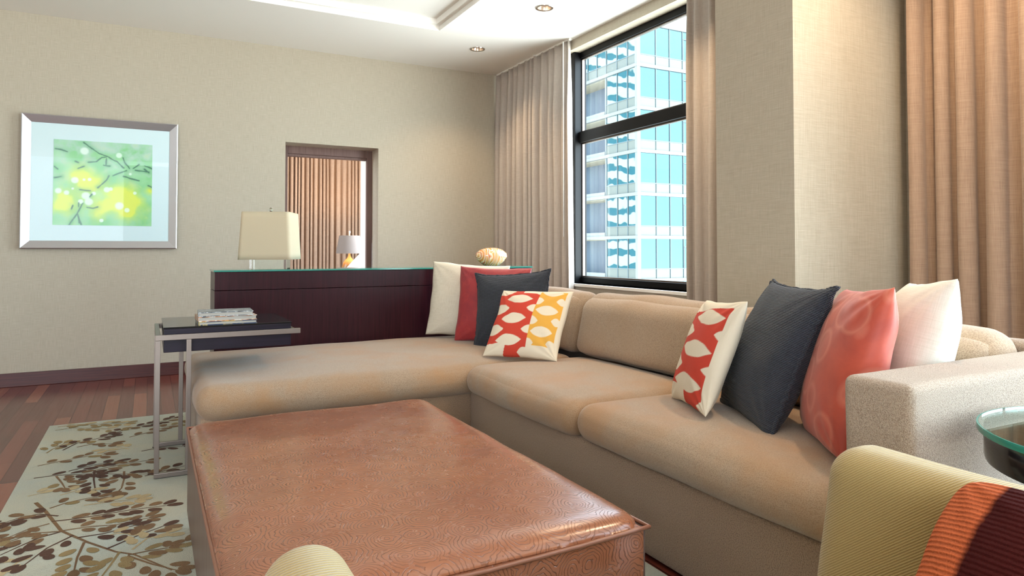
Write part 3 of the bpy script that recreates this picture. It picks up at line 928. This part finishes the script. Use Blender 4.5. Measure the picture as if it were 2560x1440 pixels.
# ------------------------------------------------------------------ C-shaped side table
sd = empty('side_table', (.03, 3.50, 0), label='metal-framed side table with dark glass-topped box reaching over the chaise end', cat='side table')
b = .021
def leg(x, y, z0=.0, z1=.66): return MB().box(x, x + b, y, y + b, z0, z1, .0015)
for (x, y) in ((0, 0), (.128, 0), (0, .555), (.118, .555)):
    leg(x, y, .0355, .635).build('leg', STEEL, sd)
for y in (0, .555):
    MB().box(0, .166, y, y + b, .0145, .0355, .0015).build('foot_rail', STEEL, sd)
mb = MB()
mb.box(0, .64, 0, b, .635, .660, .0015); mb.box(0, .64, .555, .555 + b, .635, .660, .0015)
mb.box(0, b, b, .555, .635, .660, .0015)
mb.box(.60, .62, b, .555, .638, .657, .0015)
mb.build('top_frame', STEEL, sd)
MB().box(.034, .600, .034, .545, .575, .683, .003).build('table_box', TABLEWOOD, sd)
MB().box(.032, .602, .032, .547, .683, .691, .001).build('glass_top', BLACKGLOSS, sd)
# books
PAPER = NT('book_pages', '#a9a59c', .9)
PAPER.bump(PAPER.noise(PAPER.coord((4, 4, 900)), 1, 2), .3, .001); PAPER = PAPER.m
def book(x, y, z, wx, dy, t, rz, cov, label, top=None, mats=None):
    o = empty('hardcover_book', (x, y, z), rz, label, 'book', 'hardcover books on the side table')
    MB().box(-wx / 2 + .004, wx / 2 - .004, -dy / 2 + .004, dy / 2 - .002, .0035, t - .0035).build('page_block', PAPER, o)
    mb = MB()
    mb.box(-wx / 2, wx / 2, -dy / 2, dy / 2, 0, .0035, .0005)
    mb.box(-wx / 2, wx / 2, -dy / 2, dy / 2, t - .0035, t, .0005)
    mb.box(-wx / 2, -wx / 2 + .003, -dy / 2, dy / 2, .0025, t - .0025)
    mb.build('cover', cov, o)
    return o
def cover(name, stops, sc=30):
    m = NT(name, '#333333', .35)
    n = m.noise(m.coord((1, 3, 1)), sc, 3, .6, .8)
    m.color(m.ramp(n, stops)); return m.m
CV1 = cover('book_cover_photo', [(.35, '#1d2226'), (.5, '#6a7278'), (.58, '#c9ced0'), (.7, '#2b3338')], 22)
CV2 = cover('book_cover_orange', [(.35, '#31323a'), (.5, '#c98a5a'), (.6, '#e0ddd5'), (.72, '#a04a34')], 18)
CV3 = cover('book_cover_navy', [(.35, '#22304a'), (.55, '#2c3c58'), (.62, '#c8b26a'), (.66, '#26344c')], 9)
book(.340, 3.645, .691, .262, .19, .017, radians(1), CV3, 'navy-covered book lowest in the stack on the side table')
book(.338, 3.645, .708, .262, .185, .023, radians(2), CV2, 'book with orange and grey cover in the middle of the stack')
book(.335, 3.64, .731, .245, .18, .021, radians(-2), CV1, 'book with black and white photo cover on top of the stack')

# ------------------------------------------------------------------ pillows
def pillow(name, bc, nang, lean, roll, w, h, t, mat, label, pat=None, N=56, ears=0.0, seed=0, piping=None, wr=.006, pinch=.05, twist=0, group=None, squash=0.0):
    """bc bottom-centre; nang direction (deg) the front faces; lean back (deg); local x = width, y = back, z = up"""
    verts = []; cols = []; idx = {}
    def pos(a, b, s):
        ea, eb = abs(a), abs(b)
        prof = (max(0, 1 - ea ** 2.4) * max(0, 1 - eb ** 2.4)) ** .48
        x = a * w / 2 * (1 - pinch * (1 - eb ** 2) * ea + ears * (ea * eb) ** 6)
        z = b * h / 2 * (1 - pinch * (1 - ea ** 2) * eb + ears * (ea * eb) ** 6)
        sagf = 1 + squash * (-b) * (1 - ea * .3)
        y = s * t / 2 * prof * sagf
        q = Vector((x, y, z))
        nz_ = Vector((noise.noise(q * 9 + Vector((seed, 1, 0))), noise.noise(q * 8 + Vector((seed, 7, 3))), noise.noise(q * 9 + Vector((seed, 4, 8)))))
        q += nz_ * wr
        # radial wrinkles out of the corners
        for (ca, cb) in ((1, 1), (-1, 1), (1, -1), (-1, -1)):
            da, db = a - ca, b - cb
            rd = sqrt(da * da + db * db)
            if rd < .9:
                an = math.atan2(db, da)
                q.y += s * wr * .9 * sin(an * 14 + seed) * (1 - rd / .9) * min(1, rd * 4) * prof
        q.z += h / 2
        return q
    def cell(i, j, s):
        border = i in (0, N) or j in (0, N)
        key = (i, j, 0 if border else s)
        if key in idx: return idx[key]
        a = -cos(pi * i / N) * .35 + (2 * i / N - 1) * .65; b_ = -cos(pi * j / N) * .35 + (2 * j / N - 1) * .65
        idx[key] = len(verts); verts.append(pos(a, b_, 0 if border else s))
        if pat:
            c = pat(a, b_, s)
            cols.extend([c[0], c[1], c[2], 1.0])
        return idx[key]
    faces = []
    for s in (-1, 1):
        for i in range(N):
            for j in range(N):
                q = [cell(i, j, s), cell(i + 1, j, s), cell(i + 1, j + 1, s), cell(i, j + 1, s)]
                if s > 0: q.reverse()
                faces.append(q)
    o = mesh_obj(name, verts, faces, mat, None, smooth=True)
    if pat:
        at = o.data.color_attributes.new('pattern', 'FLOAT_COLOR', 'POINT'); at.data.foreach_set('color', cols)
    n_ = Vector((cos(radians(nang)), sin(radians(nang)), 0))
    Y_ = -n_; Z_ = Vector((0, 0, 1)); X_ = Y_.cross(Z_)
    M = Matrix((X_, Y_, Z_)).transposed().to_4x4()
    M = Matrix.Translation(bc) @ M @ Matrix.Rotation(radians(-lean), 4, 'X') @ Matrix.Rotation(radians(roll), 4, 'Y')
    o.matrix_world = M
    tag(o, label, 'pillow', group)
    if piping:
        pm, pr, ruff = piping
        P = []
        seq = [(i, 0) for i in range(N)] + [(N, j) for j in range(N)] + [(i, N) for i in range(N, 0, -1)] + [(0, j) for j in range(N, 0, -1)]
        for q, (i, j) in enumerate(seq):
            v_ = Vector(verts[idx[(i, j, 0)]])
            v_.y += ruff * noise.noise(Vector((q * .45, seed, 0)))
            P.append(v_)
        MB().tube(P, pr, 6, closed=True).build('seam_piping', pm, o, smooth='all')
    return o

cCr, cRd, cGo = Vector(hx('#ddd3bf')[:3]), Vector(hx('#c23d2b')[:3]), Vector(hx('#dba544')[:3])
def lens(x, y, w_, h_):
    if abs(x) >= w_: return -1
    return h_ * (1 - (x / w_) ** 2) ** 1.0 - abs(y)
def ogee(a, b, s):
    if s > 0: return cCr
    if s == 0: b = b
    n_ = noise.noise(Vector((a * 6, b * 6, 3))) * .02
    per = .62
    def tri(cx, off, w_, h_):
        y = (b + off) % per - per / 2
        return lens(a - cx + y * .15, y + n_, w_, h_)
    m_ = -1
    if a < .18:
        m_ = max(tri(-.86, .0, .30, .155), tri(-.34, .31, .37, .155), tri(-.34 + .50, .0, .20, .13) if a < .18 else -1, tri(-.62, .31 + .31, .07, .05))
        top = b > .93 - max(0, (a + .35)) * .3 if a > -.45 else False
        c = cRd
        e = .012
        f = max(0, min(1, m_ / e + .5))
        if b < -.70 and a < -.42 + (b + 1) * .2: f = 1
        if b < -.93: f = max(f, 0)
        if a > -.30 and b > .80 and a < .18: f = max(f, max(0, min(1, (b - .84 + (a + .3) * .05) / .02)))
        return c.lerp(cCr, f)
    if a < .90:
        m_ = max(tri(.52, .05, .30, .15), tri(.20, .36, .16, .12), tri(.84, .36, .14, .11))
        f = max(0, min(1, m_ / .012 + .5))
        if b < -.74 or b > .91: f = 1
        return cGo.lerp(cCr, f)
    return cCr

def ogee_r(a, b, s):
    if s > 0: return cCr
    if a > .84: return cCr
    if b > .86 - (.62 - a) * .12: return cCr
    return ogee(a * .56 - .42, b, s) if a > -2 else cCr
PG = 'throw pillows on the sofa'
# at the console corner
pillow('throw_pillow', (1.867, 4.188, .462), 236.2, 11.7, 3.7, .537, .504, .17, CREAMP, 'plain cream throw pillow at the back of the stack against the dark console', seed=1, group=PG)
pillow('throw_pillow', (1.924, 3.917, .455), 229, 12.7, 1.1, .48, .493, .15, REDP2, 'crimson red throw pillow between the cream and the navy one near the console', seed=2, group=PG)
pillow('throw_pillow', (1.945, 3.67, .455), 223, 15, -4, .47, .463, .15, NAVYP, 'dark navy throw pillow behind the red and yellow patterned one', seed=3, ears=.06, piping=(NAVYP, .006, .012), group=PG)
pillow('throw_pillow', (1.756, 3.226, .466), 216.7, 38, -.35, .437, .439, .12, PATTERNP, 'cream pillow printed with red and mustard yellow ogee pattern in the sofa corner', pat=ogee, N=170, seed=4, group=PG)
# at the arm
pillow('throw_pillow', (1.735, 1.905, .480), 152, 21.5, -4, .43, .41, .115, PATTERNP, 'cream pillow with red ogee pattern, leaning on the large dark ribbed pillow', pat=ogee_r, N=170, seed=5, group=PG)
pillow('throw_pillow', (1.799, 1.70, .470), 152.4, 23.8, 0, .474, .497, .18, NAVYP, 'large charcoal ribbed pillow with gathered corners in the row by the arm', seed=6, ears=.05, piping=(NAVYP, .006, .014), N=64, group=PG)
pillow('throw_pillow', (1.761, 1.363, .470), 139.7, 17, -4, .448, .487, .17, REDP, 'coral orange pillow with circle pattern beside the sofa arm', seed=7, N=64, group=PG)
pillow('throw_pillow', (1.993, 1.325, .470), 134, 16.4, -4, .496, .504, .19, WHITEP, 'plain white throw pillow standing behind the sofa arm', seed=8, N=64, group=PG)

# ------------------------------------------------------------------ round side table
RIM = NT('glass_rim_teal', '#319b8c', .08, IOR=1.5); RIM.b.inputs['Transmission Weight'].default_value = .35; RIM = RIM.m
rt = empty('round_table', (1.726, .576, 0), label='round dark side table with clear green-edged glass top by the sofa arm', cat='side table')
MB().lathe([(.001, .605), (.27, .605), (.286, .607), (.288, .615), (.288, .664), (.286, .667), (.001, .667)], 96).build('table_drum', BLACKGLOSS, rt, smooth=True)
MB().lathe([(.001, .6685), (.2965, .6685), (.2965, .682), (.001, .682)], 96).build('glass_top', GLASSGREEN, rt, smooth=True)
MB().lathe([(.2970, .6685), (.3000, .6685), (.3008, .670), (.3008, .680), (.3000, .682), (.2970, .682), (.2970, .6685)], 96).build('glass_rim', RIM, rt, smooth=True)
MB().lathe([(.001, 0), (.20, 0), (.20, .012), (.03, .02), (.025, .04), (.025, .605)], 48).build('pedestal', BLACKGLOSS, rt, smooth=True)

# ------------------------------------------------------------------ armchair
KP = (.92, .43, 178, 41, 0)
ac = empty('armchair', (.755, .45, RT + .0025), label='olive green twill armchair with rounded arms facing the ottoman', cat='armchair')
def achf(p, a, b, c):
    q = Vector(p)
    # front of the arm slopes forward towards the bottom; top falls slightly to the back
    if b > 0: q.y += .075 * b * max(0, (.63 - q.z) / .3) * .55
    q += Vector((noise.noise(q * 5), noise.noise(q * 5 + Vector((3, 3, 3))), noise.noise(q * 5 + Vector((7, 2, 1))))) * .003
    return q
AO = Vector((.755, .45, RT + .0025))
def abox(name, lo, hi, r, **k): return soft_box(name, Vector(lo) - AO, Vector(hi) - AO, r, ARMCH, ac, **k)
abox('armrest', (1.185, -.10, .10), (1.33, .925, .662), .06, n=(3, 24, 14), fn=achf, ks=8)
abox('armrest', (.125, -.10, .10), (.238, .955, .668), .054, n=(3, 24, 14), fn=achf, ks=8)
abox('seat_cushion', (.245, -.08, .22), (1.18, .85, .375), .05, n=(20, 20, 3), ks=5)
abox('backrest', (.13, -.26, .10), (1.325, -.09, .74), .06, n=(20, 3, 12), ks=6)
for (x, y) in ((.18, -.2), (1.33, -.2), (.18, .83), (1.33, .83)):
    MB().lathe([(.014, 0), (.022, .09)], 16, (x - AO.x, y - AO.y, 0), capb=True, capt=True).build('leg', ESPRESSO, ac, smooth='all')
pillow('throw_pillow', (KP[0], KP[1], .40), KP[2], KP[3], KP[4], .46, .38, .14, KNIT, 'knitted rust orange and dark maroon striped pillow on the olive armchair', seed=9, N=72, ears=-.10)
# ------------------------------------------------------------------ towers outside
TW = NT('tower_white_metal', '#5a5e5d', .5).m
TP = NT('tower_panel', '#464b46', .55).m
TS = NT('tower_soffit', '#6a685a', .8).m
TB = NT('tower_balcony_wall', '#5f7c94', .6)
TB.color(TB.mix(TB.ramp(TB.noise(TB.coord((1.2, 1.2, .02)), 1, 2), [(.4, 0.0), (.6, 1.0)]), '#26384a', '#46535c')); TB = TB.m
TM = NT('tower_mullion', '#3a474c', .5).m
def tglass(name, tint, dark, wave=0.0, sc=.5):
    m = NT(name, dark, .03)
    gl = m.node('ShaderNodeBsdfGlossy', {'Color': hx(tint), 'Roughness': .02})
    df = m.node('ShaderNodeBsdfDiffuse', {'Color': hx(dark)})
    mx = m.node('ShaderNodeMixShader', {0: .62, 1: df.outputs[0], 2: gl.outputs[0]})
    m.link(mx.outputs[0], m.out.inputs['Surface'])
    if wave:
        b_ = m.node('ShaderNodeBump', {'Height': m.noise(m.coord((1, 1, 1)), sc, 2, .5), 'Strength': 1.0, 'Distance': wave})
        m.link(b_.outputs[0], gl.inputs['Normal'])
    return m.m
TG1 = tglass('tower_glass_cyan', '#43565a', '#18303a', .008)
TG2 = tglass('tower_glass_wavy', '#93a3a4', '#123038', .012, .45)
cx, cy = 31.6, 39.8
tw = empty('glass_tower', (cx, cy, -32), label='white-banded glass high-rise tower with corner balconies outside the window', cat='building')
TO = Vector((cx, cy, -32))
def T(mb, *a): return mb.box(a[0] - TO.x, a[1] - TO.x, a[2] - TO.y, a[3] - TO.y, a[4] - TO.z, a[5] - TO.z)
slabs = [1.05 + .92 + 3.19 * k for k in range(-3, 6)]
top = slabs[-1]
W_ = [0.25, 1.75, 3.08, 4.38, 5.13]
xs = []
off = 0
pat_ = [1.5, 1.33, 1.3, .75]
xx_ = cx + .27
edges = [xx_]
for k in range(11):
    xx_ += pat_[k % 4] if k % 4 != 3 else .75
    edges.append(xx_)
XE = edges[-1] + .2
LY = [40.0, 41.06, 42.34, 43.74]
YE = 52.0
T(MB(), cx + .3, XE, cy + .4, YE, -32, slabs[0]).build('lower_body', TP, tw)
T(MB(), cx + 2.4, XE, cy + .6, YE, slabs[0], top).build('core', TP, tw)
T(MB(), cx, cx + .28, cy, cy + .28, slabs[0], top + .15).build('corner_post', TW, tw)
for i, z in enumerate(slabs):
    mb = MB()
    T(mb, cx - .04, XE, cy - .04, cy + .6, z - .12, z + .12)
    T(mb, cx - .04, cx + 2.4, cy + .6, YE, z - .12, z + .12)
    mb.build('floor_slab', TW, tw)
for i in range(len(slabs) - 1):
    z0, z1 = slabs[i] + .12, slabs[i + 1] - .12
    zs = z0 + .72
    # right-hand facade
    sp = MB()
    for a, b_ in zip(edges, edges[1:]):
        T(sp, a + .03, b_ - .03, cy + .06, cy + .12, z0, zs - .03)
    sp.build('spandrel_panels', TP, tw)
    for q, (a, b_) in enumerate(zip(edges, edges[1:])):
        fr_ = MB()
        T(fr_, a, a + .05, cy + .02, cy + .14, z0, z1); T(fr_, a + .05, b_, cy + .03, cy + .12, zs - .03, zs + .03)
        if q % 4 == 3:
            T(fr_, a + .05, b_, cy + .0, cy + .12, z1 - .62, z1 - .56)
            T(fr_, a + .05, a + .10, cy + .0, cy + .12, zs, z1 - .6); T(fr_, b_ - .05, b_, cy + .0, cy + .12, zs, z1 - .6)
        f_ = fr_.build('window', TM, tw)
        g_ = T(MB(), a + .05, b_, cy + .07, cy + .10, zs + .03, z1).build('pane', TG1, f_)
    # left-hand facade
    full = (i == len(slabs) - 2)
    ly = LY + ([45.0, 46.3, 47.6, 48.9, 50.2] if full else [])
    sp = MB()
    for a, b_ in zip(ly, ly[1:]): T(sp, cx + .06, cx + .12, a + .03, b_ - .03, z0, zs - .03)
    sp.build('spandrel_panels', TP, tw)
    for a, b_ in zip(ly, ly[1:]):
        fr_ = MB()
        T(fr_, cx + .02, cx + .14, b_ - .06, b_, z0, z1); T(fr_, cx + .03, cx + .12, a, b_ - .06, zs - .03, zs + .03)
        f_ = fr_.build('window', TM, tw)
        T(MB(), cx + .07, cx + .10, a, b_ - .06, zs + .03, z1).build('pane', TG2, f_)
    if not full:
        T(MB(), cx + .1, cx + .3, 43.74, 43.95, z0, z1).build('balcony_post', TW, tw)
        mb = MB(); T(mb, cx + 1.9, cx + 2.1, 43.9, YE, z0, z1)
        mb.build('balcony_wall', TB, tw)
        mb = MB(); T(mb, cx + .3, cx + 2.0, 43.95, YE, z1 - .06, z1); mb.build('balcony_soffit', TS, tw)
        mb = MB(); T(mb, cx + .05, cx + .1, 43.95, YE, z0, z0 + .3); mb.build('balcony_kerb', TW, tw)
# banded building across the street: seen only as the stripes mirrored in the tower's glass
BD1 = NT('band_concrete', '#c8c8c4', .7).m
BD2 = NT('band_glass', '#2f6a76', .2).m
bb = empty('banded_office_block', (-30, 130, -32), label='white and teal striped office block mirrored in the tower glass', cat='building')
MB().box(-45, 30, 0, 20, 0, 90).build('glass_body', BD2, bb)
mb = MB()
for k in range(28): mb.box(-45.3, 30.3, -.4, 1, k * 3.3, k * 3.3 + 1.8)
mb.build('white_bands', BD1, bb)
st(MB().box(20, 75, 20, 70, -33, -32).build('ground', NT('street_ground', '#c4c4bf', .9).m))

# ------------------------------------------------------------------ light
w = bpy.data.worlds.new('sky'); scn.world = w; w.use_nodes = True
nt = w.node_tree; bg = nt.nodes['Background']
tc = nt.nodes.new('ShaderNodeTexCoord'); sp = nt.nodes.new('ShaderNodeSeparateXYZ'); nt.links.new(tc.outputs['Generated'], sp.inputs[0])
cr = nt.nodes.new('ShaderNodeValToRGB'); nt.links.new(sp.outputs[2], cr.inputs[0])
mr = nt.nodes.new('ShaderNodeMapRange'); nt.links.new(sp.outputs[2], mr.inputs['Value']); mr.inputs['From Min'].default_value = -1
nt.links.new(mr.outputs[0], cr.inputs[0])
e = cr.color_ramp.elements
e[0].position = .45; e[0].color = (1.0, 1.02, 1.02, 1)
e[1].position = .52; e[1].color = (.80, .90, 1.0, 1)
e2 = cr.color_ramp.elements.new(1.0); e2.color = (.62, .78, 1.0, 1)
vd = nt.nodes.new('ShaderNodeVectorMath'); vd.operation = 'DOT_PRODUCT'; nt.links.new(tc.outputs['Generated'], vd.inputs[0]); vd.inputs[1].default_value = (.8, -.6, 0)
m1 = nt.nodes.new('ShaderNodeMath'); m1.operation = 'MAXIMUM'; nt.links.new(vd.outputs['Value'], m1.inputs[0]); m1.inputs[1].default_value = 0
m2 = nt.nodes.new('ShaderNodeMath'); m2.operation = 'POWER'; nt.links.new(m1.outputs[0], m2.inputs[0]); m2.inputs[1].default_value = 2
m3 = nt.nodes.new('ShaderNodeMath'); m3.operation = 'MULTIPLY_ADD'; nt.links.new(m2.outputs[0], m3.inputs[0]); m3.inputs[1].default_value = SKY * 1.3; m3.inputs[2].default_value = SKY
nt.links.new(m3.outputs[0], bg.inputs['Strength'])
nt.links.new(cr.outputs[0], bg.inputs['Color']); bg.inputs['Strength'].default_value = SKY

def area(name, loc, rot, sx, sy, e_, c_=(1, 1, 1), portal=False):
    L = bpy.data.lights.new(name, 'AREA'); L.shape = 'RECTANGLE'; L.size = sx; L.size_y = sy; L.energy = e_; L.color = c_
    if portal: L.cycles.is_portal = True
    o = bpy.data.objects.new(name, L); col.objects.link(o); o.location = loc; o.rotation_euler = rot
    return o
area('window_portal', (3.5, 4.6, 1.78), (0, pi / 2, 0), 2.05, 3.4, 1, portal=True)
area('window_portal', (3.5, -1.35, 1.55), (0, pi / 2, 0), 2.5, 5.3, 1, portal=True)
area('bedroom_portal', (3.5, 7.85, 1.55), (0, pi / 2, 0), 1.5, 1.7, 1, portal=True)
area('open_side_portal', (-2.25, -4.2, 1.45), (pi / 2, 0, 0), 3.5, 2.9, 1, portal=True)
# warm ceiling downlights; the last two are added out of view for warmth
for (x, y, k_) in ((2.645, 5.65, 1), (2.64, 4.44, 1), (2.64, 3.23, 1.2), (2.6, 1.45, 1.8)):
    L = bpy.data.lights.new('downlight_spot', 'SPOT'); L.energy = SPOT * k_; L.color = (1, .74, .48); L.spot_size = radians(120); L.spot_blend = .9; L.shadow_soft_size = .04
    o = bpy.data.objects.new('downlight_spot', L); col.objects.link(o); o.location = (x, y, H - .01)

# ------------------------------------------------------------------ camera
cam = bpy.data.cameras.new('camera'); co = bpy.data.objects.new('camera', cam); col.objects.link(co)
cam.sensor_width = 36; cam.lens = 1706 / 2560 * 36
pitch = 1.4
co.location = (0, 0, 1.05)
co.rotation_euler = (radians(90 + pitch), 0, radians(-28.0))
cam.shift_y = -(96 + 1706 * math.tan(radians(pitch))) / 2560
cam.clip_start = .02; cam.clip_end = 500
scn.camera = co
vs = scn.view_settings
vs.view_transform = 'Standard'; vs.look = 'None'; vs.exposure = EXPO; vs.gamma = 1; vs.use_curve_mapping = False
scn.cycles.use_denoising = True
scn.cycles.max_bounces = 10; scn.cycles.diffuse_bounces = 6; scn.cycles.glossy_bounces = 4
scn.cycles.transmission_bounces = 8; scn.cycles.transparent_max_bounces = 12
scn.cycles.sample_clamp_indirect = 8
scn.cycles.caustics_reflective = False; scn.cycles.caustics_refractive = False
